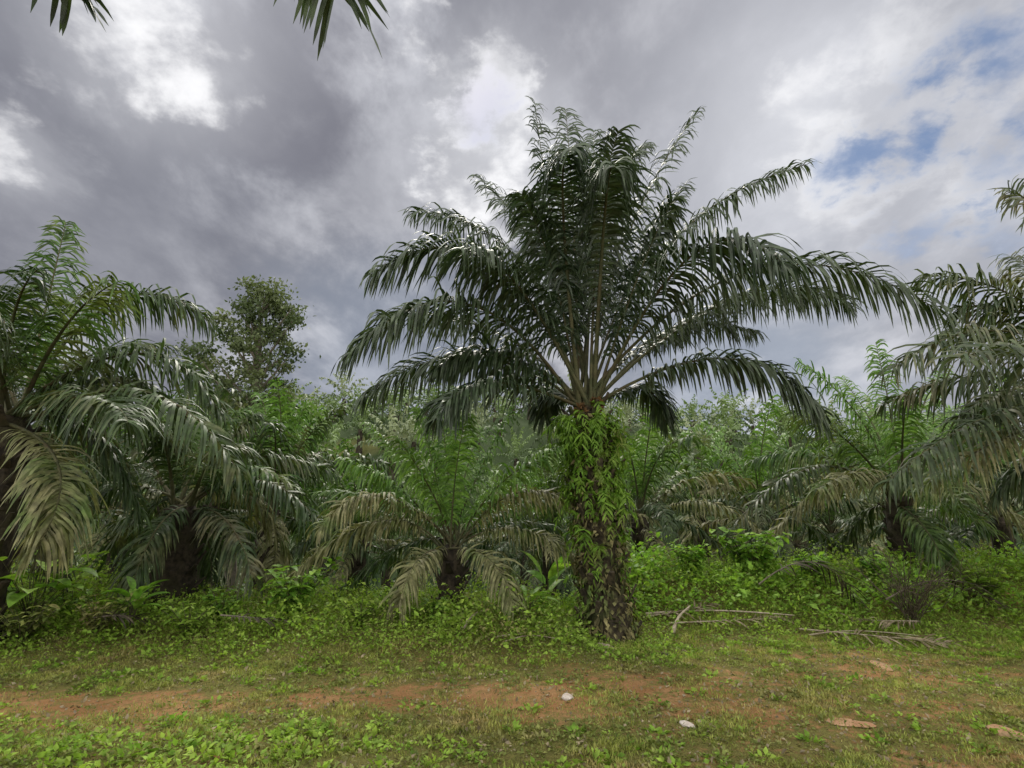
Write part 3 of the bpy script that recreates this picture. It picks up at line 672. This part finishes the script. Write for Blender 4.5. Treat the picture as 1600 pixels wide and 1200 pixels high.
def over(f,c,k=1.0):
    global cloud
    if k!=1: f=mth('MULTIPLY',f,k)
    cloud=mixc(nt,f,cloud,c)
over(blob(120,290,6,24,.15),(.175,.18,.22),.7)
over(blob(560,290,3,18,.15),(.185,.19,.23),.55)
over(blob(300,430,3,20,.15),(.24,.25,.295),.45)
over(blob(420,90,3,13,.15),(.22,.22,.26),.55)
over(blob(1000,60,5,20,.15),(.46,.465,.51),.45)
over(blob(1350,300,4,28,.18),(.64,.66,.72),.55)
over(blob(620,570,3,18,.1),(.28,.325,.41),.6)
over(blob(1150,600,3,16,.1),(.32,.38,.48),.6)
sky=N(nt,'ShaderNodeTexSky',sky_type='NISHITA'); sky.sun_disc=False
sd=ray(700,60); sd/=np.linalg.norm(sd); el=math.asin(sd[2])
sky.sun_elevation=el; sky.sun_rotation=math.atan2(sd[0],sd[1])
blue=mixc(nt,1.0,sky.outputs[0],(.09,.09,.09),'MULTIPLY')
blue=mixc(nt,.5,blue,(.20,.30,.52))
for px,py,ri,ro,k in ((240,60,0,12,.4),(765,230,0,11,.5),(1290,180,0,14,.3),(30,240,0,6,.3)):
    over(mth('MULTIPLY',blob(px,py,ri,ro,.10),k),(.85,.86,.9))
for px,py,ri,ro,k,na in ((205,55,-2,6,1,.10),(290,95,-2,4.5,.9,.10),(765,285,-1,6,1,.10),(700,100,-2,3,.4,.13),(815,225,-1,5,.9,.11),(655,90,-2,2.5,.5,.13),(720,210,-2,3.5,.8,.12),(30,255,-2,3,.6,.1),(1310,190,-2,6,.55,.13),(1370,60,-2,6,.45,.13),(1310,300,-2,6,.45,.13),(1190,640,-2,4,.5,.1),(785,110,-2,2.5,.4,.13),(1480,290,-2,6,.45,.13)):
    over(mth('MULTIPLY',blob(px,py,ri,ro,na,n4),k),(1.02,1.02,1.04))
for px,py,ri,ro,k in ((1440,195,-1,5,.95),(1385,225,-1,3.8,.8),(1570,125,-1,5.5,.8),(1430,365,-1,3.5,.6),(1505,165,-1,3.5,.6),(745,195,-.5,3.6,.85),(775,222,-1,2.5,.6),(1545,250,-1,3,.4),(1330,250,-1,3,.5),(1560,390,-1,3,.4)):
    f=blob(px,py,ri,ro,.10,n4); f=mth('MULTIPLY',f,k); cloud=mixc(nt,f,cloud,blue)
unseen_sky=mth('ADD',mth('MULTIPLY',sep.outputs[1],-.8),mth('MULTIPLY',sep.outputs[2],.75))
cloud=mixc(nt,maprange(nt,unseen_sky,.1,.7),cloud,(1.95,1.9,1.8))  # unseen sky overhead and behind the camera, brightened to add fill light
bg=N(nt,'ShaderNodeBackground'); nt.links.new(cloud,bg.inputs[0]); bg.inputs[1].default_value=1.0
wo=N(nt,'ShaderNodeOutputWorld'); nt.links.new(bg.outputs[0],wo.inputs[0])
L=bpy.data.lights.new('sun','SUN'); L.energy=2.5; L.angle=math.radians(12); L.color=(1,.95,.84)
so=bpy.data.objects.new('sun',L); COL.objects.link(so); so.location=(0,0,30)
so.rotation_euler=Vector(sd).to_track_quat('Z','Y').to_euler()
cam=bpy.data.cameras.new('camera'); cam.sensor_width=36; cam.lens=36*F/1600; cam.clip_end=3000; cam.clip_start=.05
co=bpy.data.objects.new('camera',cam); COL.objects.link(co); co.location=(0,0,CAMZ); co.rotation_euler=(PI/2+TH,0,0)
scn.camera=co
scn.view_settings.view_transform='Standard'
try: scn.view_settings.look='None'
except: pass
scn.view_settings.exposure=0
